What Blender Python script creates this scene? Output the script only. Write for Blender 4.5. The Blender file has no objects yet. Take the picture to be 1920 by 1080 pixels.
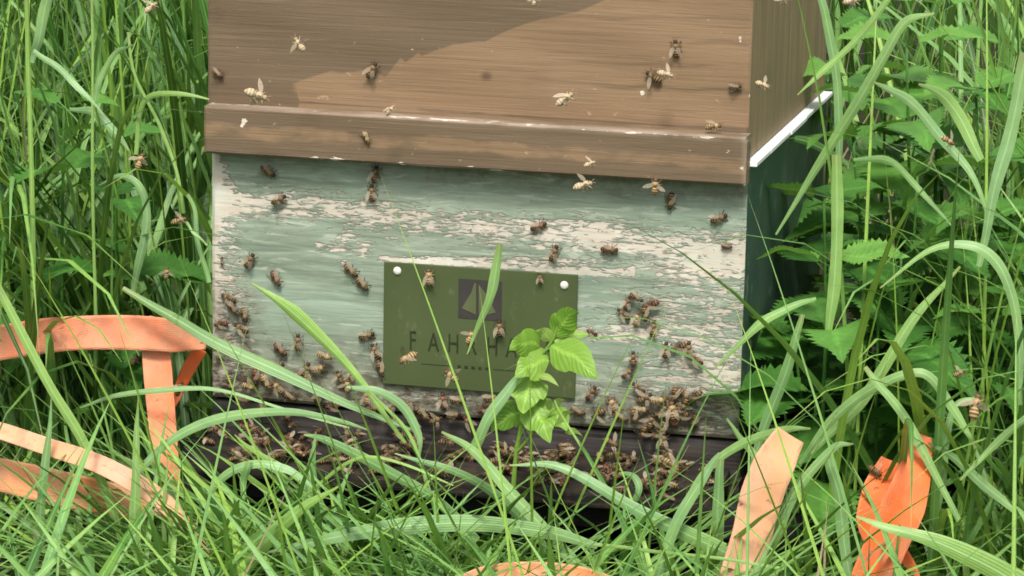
import bpy, bmesh, math, random
import numpy as np
from mathutils import Vector, Matrix

R = math.radians
random.seed(11)
rng = np.random.default_rng(11)
scene = bpy.context.scene
COL = scene.collection

# ---------------------------------------------------------------- camera
YAW, PITCH, ROLL, FPX = 0.2422, 0.2071, 0.0198, 5500.0
GZ = 0.13                                           # ground is z = 0
CAMP = np.array([0.8392, -2.325, 0.6385 + GZ])
_f = np.array([-math.sin(YAW) * math.cos(PITCH), math.cos(YAW) * math.cos(PITCH), -math.sin(PITCH)])
_r0 = np.array([math.cos(YAW), math.sin(YAW), 0.0])
_u0 = np.cross(_r0, _f)
_r = math.cos(ROLL) * _r0 + math.sin(ROLL) * _u0
_u = -math.sin(ROLL) * _r0 + math.cos(ROLL) * _u0
cam_data = bpy.data.cameras.new('camera')
cam = bpy.data.objects.new('camera', cam_data)
COL.objects.link(cam)
cam.matrix_world = Matrix(((_r[0], _u[0], -_f[0], CAMP[0]), (_r[1], _u[1], -_f[1], CAMP[1]),
                           (_r[2], _u[2], -_f[2], CAMP[2]), (0, 0, 0, 1)))
cam_data.sensor_width = 36.0
cam_data.lens = FPX / 1920 * 36.0
cam_data.clip_start = 0.05
cam_data.clip_end = 200
scene.camera = cam

# ---------------------------------------------------------------- light: bright overcast
SUN_EL, SUN_AZ = R(56), R(9)                      # azimuth seen from the hive front: slightly right
world = bpy.data.worlds.new('World')
scene.world = world
world.use_nodes = True
wn = world.node_tree.nodes
wl = world.node_tree.links
bg = wn['Background']
sky = wn.new('ShaderNodeTexSky')
sky.sky_type = 'NISHITA'
sky.sun_disc = False
sdir = Vector((math.sin(SUN_AZ) * math.cos(SUN_EL), -math.cos(SUN_AZ) * math.cos(SUN_EL), math.sin(SUN_EL)))
sky.sun_elevation = SUN_EL
sky.sun_rotation = math.atan2(sdir.x, sdir.y)
sky.dust_density = 4.0
hs = wn.new('ShaderNodeHueSaturation')
hs.inputs['Saturation'].default_value = 0.3
wl.new(sky.outputs[0], hs.inputs['Color'])
wl.new(hs.outputs[0], bg.inputs['Color'])
bg.inputs['Strength'].default_value = 0.075
sun_d = bpy.data.lights.new('sun', 'SUN')
sun_d.energy = 1.5
sun_d.angle = R(14)
sun_d.color = (1.0, 0.95, 0.87)
sun = bpy.data.objects.new('sun', sun_d)
COL.objects.link(sun)
sun.location = (-2, -3, 5)
sun.rotation_euler = sdir.to_track_quat('Z', 'Y').to_euler()
scene.view_settings.view_transform = 'Standard'
scene.view_settings.look = 'None'
scene.view_settings.gamma = 1.0
scene.view_settings.exposure = 1.38
scene.render.film_transparent = False
scene.cycles.filter_width = 1.7


# ---------------------------------------------------------------- helpers
def at(px, py, Y):
    """world point where the sight line of a photo position meets the upright plane y = Y"""
    d = _f + _r * ((px - 960) / FPX) + _u * ((540 - py) / FPX)
    t = (Y - CAMP[1]) / d[1]
    return CAMP + d * t


def atz(px, py, Z):
    d = _f + _r * ((px - 960) / FPX) + _u * ((540 - py) / FPX)
    return CAMP + d * ((Z - CAMP[2]) / d[2])


def to_px(P):
    q = np.asarray(P, float) - CAMP
    dz = q @ _f
    return 960 + FPX * (q @ _r) / dz, 540 - FPX * (q @ _u) / dz


def mpp(p):
    return float((np.asarray(p) - CAMP) @ _f) / FPX


def tag(o, label=None, cat=None, group=None, kind=None):
    if label: o['label'] = label
    if cat: o['category'] = cat
    if group: o['group'] = group
    if kind: o['kind'] = kind
    return o


def link(name, me, parent=None):
    o = bpy.data.objects.new(name, me)
    COL.objects.link(o)
    if parent is not None: o.parent = parent
    return o


def from_bm(name, bm, mats, parent=None, smooth=False):
    me = bpy.data.meshes.new(name)
    bm.normal_update()
    bm.to_mesh(me)
    bm.free()
    for m in (mats if isinstance(mats, (list, tuple)) else [mats]): me.materials.append(m)
    if smooth: me.shade_smooth()
    return link(name, me, parent)


def empty(name, loc):
    o = bpy.data.objects.new(name, None)
    o.empty_display_size = 0.05
    COL.objects.link(o)
    o.location = loc
    return o


def add_box(bm, lo, hi, bev=0.0, mi=0, rough=0.0):
    g = bmesh.ops.create_cube(bm, size=1.0)
    vs = g['verts']
    lo, hi = np.array(lo, float), np.array(hi, float)
    for v in vs:
        v.co = Vector(lo + (np.array(v.co) + .5) * (hi - lo))
    es = list({e for v in vs for e in v.link_edges})
    fs = list({f for v in vs for f in v.link_faces})
    for f in fs: f.material_index = mi
    if bev > 0:
        bmesh.ops.bevel(bm, geom=es, offset=bev, segments=2, affect='EDGES', profile=.6)
    return bm


def spline(pts, n):
    """Catmull-Rom through pts, n samples"""
    P = np.asarray(pts, float)
    if len(P) == 2:
        t = np.linspace(0, 1, n)[:, None]
        return P[0] * (1 - t) + P[1] * t
    Q = np.vstack([2 * P[0] - P[1], P, 2 * P[-1] - P[-2]])
    out = []
    for s in np.linspace(0, len(P) - 1, n):
        i = min(int(s), len(P) - 2)
        t = s - i
        a, b, c, d = Q[i], Q[i + 1], Q[i + 2], Q[i + 3]
        out.append(.5 * ((2 * b) + (c - a) * t + (2 * a - 5 * b + 4 * c - d) * t * t + (3 * b - a - 3 * c + d) * t ** 3))
    return np.array(out)


def unit(v):
    v = np.asarray(v, float)
    return v / np.maximum(np.linalg.norm(v, axis=-1, keepdims=True), 1e-9)


class Ribbons:
    """collects leaf ribbons (three points across, folded along the midrib) into one mesh"""
    def __init__(self):
        self.v, self.f, self.uv, self.tone, self.n = [], [], [], [], 0

    def add(self, path, width, side, fold=.25, tone=.5):
        path = np.asarray(path, float)
        n = len(path)
        width = np.broadcast_to(np.asarray(width, float), (n,))
        tan = unit(np.gradient(path, axis=0))
        side = np.broadcast_to(np.asarray(side, float), (n, 3))
        side = unit(side - tan * np.sum(side * tan, 1, keepdims=True))
        nor = np.cross(side, tan)
        L = path - side * width[:, None] / 2 + nor * (width * fold / 2)[:, None]
        Rr = path + side * width[:, None] / 2 + nor * (width * fold / 2)[:, None]
        self.v.append(np.stack([L, path, Rr], 1).reshape(-1, 3))
        t = np.linspace(0, 1, n)
        self.uv.append(np.stack([np.tile([0, .5, 1.], n), np.repeat(t, 3)], 1))
        self.tone.append(np.full(n * 3, tone))
        i = self.n + 3 * np.arange(n - 1)
        self.f.append(np.concatenate([np.stack([i, i + 1, i + 4, i + 3], 1), np.stack([i + 1, i + 2, i + 5, i + 4], 1)]))
        self.n += 3 * n

    def build(self, name, mat, parent=None):
        v, f = np.concatenate(self.v), np.concatenate(self.f)
        uv, tone = np.concatenate(self.uv), np.concatenate(self.tone)
        me = bpy.data.meshes.new(name)
        me.from_pydata(v.tolist(), [], f.tolist())
        l = me.uv_layers.new(name='UVMap')
        l.data.foreach_set('uv', uv[f.ravel()].ravel())
        a = me.attributes.new('tone', 'FLOAT', 'POINT')
        a.data.foreach_set('value', tone)
        me.materials.append(mat)
        me.shade_smooth()
        return link(name, me, parent)


# ---------------------------------------------------------------- materials
class NT:
    def __init__(self, name):
        self.m = bpy.data.materials.new(name)
        self.m.use_nodes = True
        self.t = self.m.node_tree
        self.b = self.t.nodes['Principled BSDF']
        self.out = self.t.nodes['Material Output']

    def n(self, typ, **kw):
        nd = self.t.nodes.new(typ)
        for k, v in kw.items(): setattr(nd, k, v)
        return nd

    def l(self, a, b): self.t.links.new(a, b)

    def put(self, sock, v):
        if hasattr(v, 'is_linked'): self.l(v, sock)
        else: sock.default_value = v

    def math(self, op, a, b=None, clamp=False):
        nd = self.n('ShaderNodeMath', operation=op, use_clamp=clamp)
        self.put(nd.inputs[0], a)
        if b is not None: self.put(nd.inputs[1], b)
        return nd.outputs[0]

    def mix(self, f, a, b):
        nd = self.n('ShaderNodeMix', data_type='RGBA')
        self.put(nd.inputs['Factor'], f)
        self.put(nd.inputs[6], a if hasattr(a, 'is_linked') else (*a, 1))
        self.put(nd.inputs[7], b if hasattr(b, 'is_linked') else (*b, 1))
        return nd.outputs[2]

    def coord(self, scale=(1, 1, 1)):
        tc = self.n('ShaderNodeTexCoord')
        mp = self.n('ShaderNodeMapping')
        mp.inputs['Scale'].default_value = scale
        self.l(tc.outputs['Object'], mp.inputs['Vector'])
        return mp.outputs[0]

    def noise(self, scale=5, detail=4, vec=None, rough=.55, dist=0.0):
        nd = self.n('ShaderNodeTexNoise')
        nd.inputs['Scale'].default_value = scale
        nd.inputs['Detail'].default_value = detail
        nd.inputs['Roughness'].default_value = rough
        nd.inputs['Distortion'].default_value = dist
        if vec is not None: self.l(vec, nd.inputs['Vector'])
        return nd.outputs['Fac']

    def step(self, x, lo, hi):
        nd = self.n('ShaderNodeMapRange', interpolation_type='SMOOTHSTEP')
        self.put(nd.inputs['Value'], x)
        nd.inputs['From Min'].default_value = lo
        nd.inputs['From Max'].default_value = hi
        return nd.outputs[0]

    def attr(self, name):
        return self.n('ShaderNodeAttribute', attribute_name=name).outputs['Fac']

    def bump(self, h, strength=.3, dist=.002):
        nd = self.n('ShaderNodeBump')
        nd.inputs['Strength'].default_value = strength
        nd.inputs['Distance'].default_value = dist
        self.l(h, nd.inputs['Height'])
        self.l(nd.outputs[0], self.b.inputs['Normal'])

    def fin(self, col, rough=.6, spec=.3):
        self.put(self.b.inputs['Base Color'], col if hasattr(col, 'is_linked') else (*col, 1))
        self.put(self.b.inputs['Roughness'], rough)
        self.b.inputs['Specular IOR Level'].default_value = spec
        return self.m


def leaf_material(name, cols, trans=.35, rough=.45, veins=False, spec=.35):
    """cols: four colours along the tone attribute"""
    k = NT(name)
    ramp = k.n('ShaderNodeValToRGB')
    e = ramp.color_ramp.elements
    e[0].position, e[0].color = 0, (*cols[0], 1)
    e[1].position, e[1].color = 1, (*cols[3], 1)
    for p, c in ((.35, cols[1]), (.7, cols[2])):
        q = e.new(p)
        q.color = (*c, 1)
    k.l(k.attr('tone'), ramp.inputs[0])
    uv = k.n('ShaderNodeUVMap')
    sep = k.n('ShaderNodeSeparateXYZ')
    k.l(uv.outputs[0], sep.inputs[0])
    d = k.math('ABSOLUTE', k.math('SUBTRACT', sep.outputs[0], .5))
    rib = k.math('SUBTRACT', 1.0, k.step(d, .02, .10))
    nz = k.noise(90, 4, k.coord())
    col = k.mix(k.math('MULTIPLY', nz, .55), ramp.outputs[0], tuple(c * .55 for c in cols[1]))
    if veins:
        # side veins run from the midrib towards the tip
        s = k.math('SINE', k.math('MULTIPLY', k.math('SUBTRACT', sep.outputs[1], k.math('MULTIPLY', d, .45)), 62.0))
        vein = k.math('MULTIPLY', k.step(s, .8, 1.0), .14)
        col = k.mix(vein, col, tuple(c * 1.5 for c in cols[2]))
        k.bump(k.math('ADD', k.math('MULTIPLY', s, -.3), nz), .4, .0012)
    else:
        s = k.math('SINE', k.math('MULTIPLY', sep.outputs[0], 44.0))
        col = k.mix(k.math('MULTIPLY', k.step(s, .2, 1), .22), col, tuple(c * .6 for c in cols[1]))
        k.bump(s, .25, .0004)
        spot = k.step(k.noise(140, 3, k.coord()), .70, .76)
        col = k.mix(k.math('MULTIPLY', spot, .6), col, (.24, .20, .09))
        big = k.step(k.noise(14, 3, k.coord()), .4, .7)
        col = k.mix(k.math('MULTIPLY', big, .35), col, tuple(c * .8 for c in cols[3]))
        # the blade yellows a little at its tip
        col = k.mix(k.math('MULTIPLY', k.step(sep.outputs[1], .9, 1.0), .5), col, (.30, .27, .10))
    col = k.mix(k.math('MULTIPLY', rib, .3), col, tuple(min(1, c * 1.7) for c in cols[2]))
    k.fin(col, rough, spec)
    tr = k.n('ShaderNodeBsdfTranslucent')
    tcol = k.mix(.5, col, (.22, .40, .05))
    k.l(tcol, tr.inputs['Color'])
    ms = k.n('ShaderNodeMixShader')
    ms.inputs[0].default_value = trans
    k.l(k.b.outputs[0], ms.inputs[1])
    k.l(tr.outputs[0], ms.inputs[2])
    k.l(ms.outputs[0], k.out.inputs['Surface'])
    return k.m


M = {}
M['grass'] = leaf_material('grass_leaf', [(.012, .050, .010), (.065, .20, .028), (.24, .47, .15), (.36, .58, .085)], .24, .38, False, .5)
M['hero'] = leaf_material('broad_grass_leaf', [(.03, .10, .025), (.13, .30, .07), (.34, .56, .26), (.38, .60, .11)], .26, .36, False, .5)
M['nettle'] = leaf_material('nettle_leaf', [(.018, .080, .014), (.055, .18, .028), (.11, .29, .05), (.19, .41, .075)], .28, .48, True)
M['sapling'] = leaf_material('young_leaf', [(.12, .30, .05), (.22, .42, .05), (.32, .52, .09), (.44, .60, .16)], .35, .4, True)
M['straw'] = leaf_material('dry_grass', [(.10, .08, .045), (.2, .17, .08), (.3, .26, .14), (.38, .32, .18)], .2, .7)

# soil
k = NT('soil')
M['soil'] = k.fin(k.mix(k.noise(30, 6, k.coord()), (.012, .014, .008), (.045, .042, .022)), .95, .1)

# brown stained wood of the roof
k = NT('brown_stain')
c_ = k.coord((1, 1, 1))
grain = k.noise(1, 5, k.coord((10, 60, 190)), .6, .4)
blot = k.noise(9, 5, c_)
fine = k.noise(1, 7, k.coord((9, 60, 330)), .72, .6)
base = k.mix(k.step(k.math('ADD', k.attr('stain'), k.math('MULTIPLY', k.math('SUBTRACT', k.noise(45, 6, k.coord((.6, 1, 1.4))), .5), .22)), .47, .53),
             (.142, .100, .061), (.238, .156, .088))
base = k.mix(k.math('MULTIPLY', k.step(grain, .45, .75), .32), base, (.15, .10, .06))
base = k.mix(k.math('MULTIPLY', k.step(blot, .5, .8), .35), base, (.14, .095, .060))
base = k.mix(k.math('MULTIPLY', k.step(fine, .52, .68), .22), base, (.34, .25, .16))
base = k.mix(k.math('MULTIPLY', k.math('SUBTRACT', 1.0, k.step(fine, .34, .47)), .34), base, (.085, .058, .035))
base = k.mix(k.math('MULTIPLY', k.step(k.noise(1, 6, k.coord((4, 60, 260)), .6, .8), .6, .7), .4), base, (.10, .07, .045))
base = k.mix(k.math('MULTIPLY', k.step(k.noise(150, 3, k.coord((.7, 1, 1))), .68, .74), .5), base, (.42, .33, .24))
base = k.mix(k.math('MULTIPLY', k.attr('crack'), .7), base, (.07, .045, .03))
base = k.mix(k.math('MULTIPLY', k.math('MULTIPLY', k.attr('wear_light'), k.step(k.noise(40, 4, k.coord((.6, 1, 1))), .3, .65)), .65), base, (.43, .345, .27))  # worn edges plus light painted on the trim's top edge
chip = k.step(k.math('ADD', k.attr('chip'), k.math('MULTIPLY', k.math('SUBTRACT', k.noise(190, 5, k.coord((.35, 1, 1))), .5), 1.5)), .48, .56)
base = k.mix(chip, base, (.60, .52, .43))
k.bump(k.math('ADD', k.math('MULTIPLY', fine, .9), k.math('MULTIPLY', chip, -.8)), .5, .0015)
M['brown'] = k.fin(base, .62, .25)

k = NT('brown_side_stain')
g = k.noise(1, 5, k.coord((60, 190, 9)), .6, .4)
b_ = k.mix(k.step(g, .35, .75), (.24, .17, .095), (.36, .265, .16))
b_ = k.mix(k.math('MULTIPLY', k.step(k.noise(14, 4, k.coord()), .5, .75), .6), b_, (.19, .175, .10))
k.bump(g, .4, .0015)
M['brown_side'] = k.fin(b_, .7, .2)

# flaking green paint
k = NT('flaking_green_paint')
st = k.noise(1, 5, k.coord((46, 60, 230)), .62, .7)
st2 = k.noise(1, 4, k.coord((130, 60, 420)), .62, .5)
val = k.math('ADD', k.attr('flake'), k.math('ADD', k.math('MULTIPLY', k.math('SUBTRACT', st, .5), 1.5),
                                            k.math('MULTIPLY', k.math('SUBTRACT', st2, .5), 1.25)))
flk = k.math('MULTIPLY', k.step(val, .45, .68), .94)
gr = k.noise(1, 5, k.coord((12, 40, 130)), .6, .6)
green = k.mix(k.step(gr, .3, .75), (.165, .206, .152), (.320, .385, .295))
green = k.mix(k.math('MULTIPLY', k.step(k.noise(11, 4, k.coord()), .45, .7), .45), green, (.26, .365, .28))
green = k.mix(k.math('MULTIPLY', k.attr('dirt'), .75), green, (.17, .155, .11))  # dirt field also carries the painted shade under the trim
pale = k.mix(k.noise(1, 5, k.coord((25, 40, 110)), .6), (.38, .30, .23), (.74, .67, .58))
pale = k.mix(k.math('MULTIPLY', k.step(k.noise(30, 4, k.coord()), .5, .7), .4), pale, (.74, .76, .69))
pale = k.mix(k.math('MULTIPLY', k.attr('dirt'), .55), pale, (.20, .165, .12))
col = k.mix(flk, green, pale)
crack = k.math('MULTIPLY', k.step(k.noise(1, 4, k.coord((8, 60, 420)), .6), .56, .68), .4)
col = k.mix(crack, col, (.11, .13, .10))
fl2 = k.step(k.math('ADD', k.noise(1, 7, k.coord((22, 60, 170)), .7, .8), k.math('MULTIPLY', k.attr('flake'), .1)), .56, .66)
col = k.mix(k.math('MULTIPLY', fl2, .55), col, (.50, .53, .44))
grime_shade = k.math('MULTIPLY', k.attr('dirt'), k.step(k.noise(1, 6, k.coord((70, 60, 110)), .65), .42, .62))
col = k.mix(grime_shade, col, (.080, .058, .040))
k.bump(k.math('ADD', k.math('MULTIPLY', flk, -1.0), k.math('MULTIPLY', gr, .6)), .8, .0016)
M['green_front'] = k.fin(col, .6, .3)

k = NT('shaded_green_paint')  # side green, less weathered and darkened for facing away from the light
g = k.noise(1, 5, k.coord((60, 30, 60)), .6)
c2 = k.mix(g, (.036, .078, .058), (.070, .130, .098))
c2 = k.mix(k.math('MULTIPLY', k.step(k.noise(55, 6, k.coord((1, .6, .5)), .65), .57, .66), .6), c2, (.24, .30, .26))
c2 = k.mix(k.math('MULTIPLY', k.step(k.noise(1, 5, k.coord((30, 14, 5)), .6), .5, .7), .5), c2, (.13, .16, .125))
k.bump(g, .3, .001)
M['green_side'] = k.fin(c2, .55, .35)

k = NT('weathered_dark_board')
g = k.noise(1, 6, k.coord((9, 60, 160)), .62, .5)
c2 = k.mix(k.step(g, .3, .75), (.020, .017, .016), (.080, .070, .066))
c2 = k.mix(k.math('MULTIPLY', k.step(k.noise(40, 5, k.coord()), .5, .7), .5), c2, (.06, .045, .03))
k.bump(g, .6, .002)
M['board'] = k.fin(c2, .75, .25)
k = NT('darker_board')  # darker than the floor board
g = k.noise(1, 6, k.coord((12, 40, 160)), .62, .5)
c2 = k.mix(k.step(g, .3, .8), (.008, .007, .006), (.040, .033, .028))
c2 = k.mix(k.math('MULTIPLY', k.step(k.noise(90, 5, k.coord()), .5, .65), .6), c2, (.055, .036, .02))
k.bump(g, .8, .002)
M['landing'] = k.fin(c2, .8, .2)

k = NT('pallet_wood')
g = k.noise(1, 6, k.coord((14, 14, 90)), .62, .5)
k.bump(g, .6, .002)
M['pallet'] = k.fin(k.mix(g, (.010, .009, .010), (.036, .033, .033)), .8, .2)

k = NT('sky_white_metal')
M['strip'] = k.fin(k.mix(k.step(k.noise(80, 4, k.coord()), .55, .75), (.92, .92, .92), (.75, .75, .72)), .5, .5)  # sky reflection put into the base colour as diffuse white

k = NT('olive_plate')
g = k.noise(12, 5, k.coord())
c2 = k.mix(g, (.048, .068, .024), (.074, .098, .036))
c2 = k.mix(k.math('MULTIPLY', k.step(k.noise(1, 5, k.coord((40, 40, 160)), .6), .55, .75), .3), c2, (.06, .075, .03))
c2 = k.mix(k.math('MULTIPLY', k.step(k.noise(70, 6, k.coord((1, 1, .6)), .7), .58, .72), .35), c2, (.20, .20, .12))
c2 = k.mix(k.math('MULTIPLY', k.step(k.noise(1, 5, k.coord((160, 40, 14)), .6), .6, .72), .4), c2, (.05, .058, .028))
M['plate'] = k.fin(c2, k.math('ADD', k.math('MULTIPLY', g, .3), .3), .4)
k = NT('plate_print')
M['print'] = k.fin(k.mix(k.noise(60, 4, k.coord()), (.030, .028, .026), (.055, .048, .045)), .5, .3)
k = NT('plate_lettering')
M['letter'] = k.fin(k.mix(k.noise(150, 4, k.coord()), (.013, .018, .007), (.034, .044, .017)), .5, .3)
k = NT('plate_emblem')
M['emblem'] = k.fin(k.mix(k.noise(60, 4, k.coord()), (.07, .085, .035), (.11, .125, .06)), .5, .3)
k = NT('pale_nail')
M['nail'] = k.fin(k.mix(k.noise(300, 3, k.coord()), (.50, .48, .43), (.80, .78, .72)), .4, .5)


def strap_material(name, a, b, dirt=.5):
    k = NT(name)
    n1 = k.noise(16, 5, k.coord())
    c = k.mix(k.step(n1, .35, .68), a, b)
    c = k.mix(k.math('MULTIPLY', k.step(k.noise(38, 7, k.coord(), .7), .52, .68), dirt), c, (.20, .12, .07))
    c = k.mix(k.math('MULTIPLY', k.step(k.noise(11, 6, k.coord(), .6), .50, .62), .55), c, (.42, .24, .14))
    c = k.mix(k.math('MULTIPLY', k.step(k.noise(24, 6, k.coord((1, 1, 2.5)), .7), .64, .69), .8), c, (.07, .045, .03))
    uv = k.n('ShaderNodeUVMap')
    sep = k.n('ShaderNodeSeparateXYZ')
    k.l(uv.outputs[0], sep.inputs[0])
    fr = k.math('ADD', k.math('ABSOLUTE', k.math('SUBTRACT', sep.outputs[0], .5)), k.math('MULTIPLY', k.math('SUBTRACT', k.noise(70, 5, k.coord()), .5), .25))
    c = k.mix(k.math('MULTIPLY', k.step(fr, .42, .5), .45), c, (.30, .15, .08))
    w1 = k.math('SINE', k.math('MULTIPLY', sep.outputs[0], 95.0))
    w2 = k.math('SINE', k.math('MULTIPLY', sep.outputs[1], 420.0))
    k.bump(k.math('MULTIPLY', w1, w2), .22, .0005)
    c = k.mix(k.math('MULTIPLY', k.step(k.math('ABSOLUTE', k.math('SUBTRACT', sep.outputs[0], .5)), .44, .46), .25), c, tuple(min(1, x * 1.35) for x in b))
    k.fin(c, .8, .15)
    return k.m


M['strap_pink'] = strap_material('faded_orange_webbing', (.76, .19, .08), (.80, .31, .18), .5)
M['strap_beige'] = strap_material('bleached_webbing', (.62, .32, .17), (.68, .38, .26), .5)
M['strap_orange'] = strap_material('bright_orange_webbing', (.85, .13, .02), (.86, .22, .09), .5)
M['strap_mixed'] = strap_material('half_bleached_webbing', (.76, .27, .10), (.70, .37, .23), .5)


def bee_material(name, dark, light, thorax):
    k = NT(name)
    tc = k.n('ShaderNodeTexCoord')
    sep = k.n('ShaderNodeSeparateXYZ')
    k.l(tc.outputs['Object'], sep.inputs[0])
    x = sep.outputs[0]
    s = k.math('SINE', k.math('MULTIPLY', x, 2 * math.pi / .0019))
    ab = k.mix(k.step(s, -.1, .5), dark, light)
    c = k.mix(k.step(x, -.0012, -.0004), ab, thorax)
    c = k.mix(k.step(x, .0034, .0038), c, dark)
    c = k.mix(k.math('MULTIPLY', k.noise(900, 3, k.coord()), .4), c, tuple(v * .6 for v in thorax))
    k.fin(c, .55, .3)
    return k.m


M['bee_dark'] = bee_material('brown_bee', (.022, .014, .008), (.26, .155, .060), (.17, .110, .05))
M['bee_tan'] = bee_material('tan_bee', (.10, .06, .03), (.50, .34, .15), (.36, .25, .12))
M['bee_red'] = bee_material('red_bee', (.045, .02, .012), (.22, .10, .05), (.17, .085, .045))
M['bee_sunlit'] = bee_material('sunlit_bee', (.34, .26, .16), (.58, .46, .29), (.46, .36, .22))  # flying bees, coloured pale as though sunlit and overexposed
k = NT('bee_wing')
k.fin((.62, .52, .38), .35, .5)
tb = k.n('ShaderNodeBsdfTransparent')
ms = k.n('ShaderNodeMixShader')
ms.inputs[0].default_value = .42
k.l(tb.outputs[0], ms.inputs[1])
k.l(k.b.outputs[0], ms.inputs[2])
k.l(ms.outputs[0], k.out.inputs['Surface'])
M['wing'] = k.m

# ---------------------------------------------------------------- setting: ground
bm = bmesh.new()
bmesh.ops.create_grid(bm, x_segments=120, y_segments=120, size=30)
for v in bm.verts:
    r_ = math.hypot(v.co.x, v.co.y)
    v.co.z = (math.sin(v.co.x * 1.7) * math.cos(v.co.y * 1.3) * .05 - .05) if r_ > 1.5 else -.004
tag(from_bm('ground', bm, M['soil'], None, True), kind='structure')

# ---------------------------------------------------------------- beehive
W, D = .46, .45
ZB, ZT = .021 + GZ, .250 + GZ                      # brood box bottom / top
hive = empty('beehive', (W / 2, D / 2, .10))
tag(hive, 'weathered wooden beehive with a brown roof over a flaking green box', 'beehive')


def child(o, parent):
    """parent o keeping its world place (root is only translated)"""
    o.parent = parent
    o.matrix_parent_inverse = Matrix.Translation(-Vector(parent.location))
    return o


def blob_field(PX, PY, blobs):
    out = np.zeros_like(PX)
    for cx, cy, rx, ry, s in blobs:
        q = ((PX - cx) / rx) ** 2 + ((PY - cy) / ry) ** 2
        out += s * np.exp(-q * q * .7)
    return out


def poly_y(PX, pts):
    return np.interp(PX, [p[0] for p in pts], [p[1] for p in pts])


def panel_box(name, x0, x1, y0, y1, z0, z1, nx, nz, mats, fields, bev=.0016, wob=0.0006):
    """a box whose front is a fine grid carrying named fields (fixed to the wood)"""
    xs = np.linspace(x0, x1, nx + 1)
    zs = np.linspace(z0, z1, nz + 1)
    verts, faces, mi = [], [], []
    for j, z in enumerate(zs):
        for i, x in enumerate(xs):
            edge = (i in (0, nx)) or (j in (0, nz))
            w = wob * (math.sin(x * 41 + z * 17) + math.sin(z * 97 + x * 23 + y0 * 50)) * (0 if edge else 1)
            verts.append((x, y0 + (bev if edge else 0) + w, z))
    for j in range(nz):
        for i in range(nx):
            a = j * (nx + 1) + i
            faces.append((a, a + 1, a + nx + 2, a + nx + 1)); mi.append(0)
    nf = len(verts)
    ring = [(i, 0) for i in range(nx + 1)] + [(nx, j) for j in range(1, nz + 1)] + \
           [(i, nz) for i in range(nx - 1, -1, -1)] + [(0, j) for j in range(nz - 1, 0, -1)]
    rid = [j * (nx + 1) + i for i, j in ring]
    for r in rid: verts.append((verts[r][0], y1, verts[r][2]))
    n = len(rid)
    for q in range(n):
        a, b = rid[q], rid[(q + 1) % n]
        faces.append((b, a, nf + q, nf + (q + 1) % n))
        mi.append(1 if len(mats) > 1 else 0)
    faces.append(tuple(nf + q for q in range(n))); mi.append(len(mats) - 1)
    me = bpy.data.meshes.new(name)
    me.from_pydata(verts, [], faces)
    me.polygons.foreach_set('material_index', mi)
    V = np.array(verts)
    PX, PY = to_px(V)
    for fn, fun in fields.items():
        a = me.attributes.new(fn, 'FLOAT', 'POINT')
        a.data.foreach_set('value', np.clip(fun(PX, PY), -1, 2).astype(float))
    for m in mats: me.materials.append(m)
    return link(name, me)


def flake(PX, PY):
    band = poly_y(PX, [(380, 375), (640, 392), (800, 418), (940, 428), (1100, 448), (1400, 480)])
    f = .50 * np.exp(-((PY - band) / 34) ** 2)
    f += .50 * np.exp(-((PX - 384) / 34) ** 2)
    f += .25 / (1 + np.exp(-(PX - 1285) / 40)) * (PY > 410)
    f += blob_field(PX, PY, [(425, 470, 45, 70, .28), (405, 335, 32, 55, .4), (425, 660, 60, 110, .36), (650, 462, 50, 22, .38),
                             (730, 532, 12, 80, .1), (645, 500, 30, 14, .25), (1240, 590, 130, 55, .26), (1150, 625, 90, 20, .3), (1330, 720, 95, 90, .26),
                             (1120, 420, 70, 40, .22), (900, 488, 190, 9, .40), (1240, 512, 170, 20, .2), (1060, 500, 60, 14, .25),
                             (1120, 740, 110, 50, .20), (1240, 690, 90, 40, .12), (800, 745, 130, 16, .34), (560, 720, 120, 50, .1), (560, 640, 60, 22, .08), (480, 560, 50, 20, .15),
                             (660, 300, 300, 40, -.3), (1150, 370, 260, 30, -.15), (590, 560, 110, 60, -.15)])
    f += .55 * np.exp(-((PY - poly_y(PX, [(715, 483), (1085, 511), (1190, 512)])) / 5) ** 2) * (PX > 712) * (PX < 1190)
    f += .5 * np.exp(-((PX - 396) / 16) ** 2) * (PY < 420)
    return f + .165


def dirt(PX, PY):
    d = 1.1 / (1 + np.exp(-(PY - poly_y(PX, [(380, 655), (700, 695), (1000, 745), (1390, 790)])) / 26))
    d += blob_field(PX, PY, [(440, 580, 50, 40, .45), (1230, 770, 100, 50, .3), (430, 690, 50, 60, .3)])
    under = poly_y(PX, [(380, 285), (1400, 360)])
    d += .45 * np.exp(-((PY - under) / 26) ** 2) * (.4 + .6 * (PX > 800))  # shade below the roof trim, painted in through this field
    return d


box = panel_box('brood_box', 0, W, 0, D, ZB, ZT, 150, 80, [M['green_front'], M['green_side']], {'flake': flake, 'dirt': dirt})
child(box, hive)
tag(box, 'green paint flaking off to pale primer on the front, sides coloured a shaded green')

bm = bmesh.new()
for y0_, y1_ in ((-.0005, .070), (.0708, .176), (.179, .268), (.2686, .352), (.354, .437)):
    add_box(bm, (W - .004, y0_, ZT - .0005), (W + random.uniform(.0062, .0085), y1_, ZT + .0035), .0008)
strip = child(from_bm('metal_strip', bm, M['strip']), hive)

# roof
WETLINE = [(380, 230), (520, 165), (560, 152), (620, 132), (640, 136), (700, 131), (722, 145), (735, 128), (752, 108), (760, 118), (785, 98), (790, 106),
           (815, 95), (850, 84), (910, 78), (960, 52), (1020, 36), (1080, 22), (1130, 2), (1180, -25), (1300, -60)]


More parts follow.
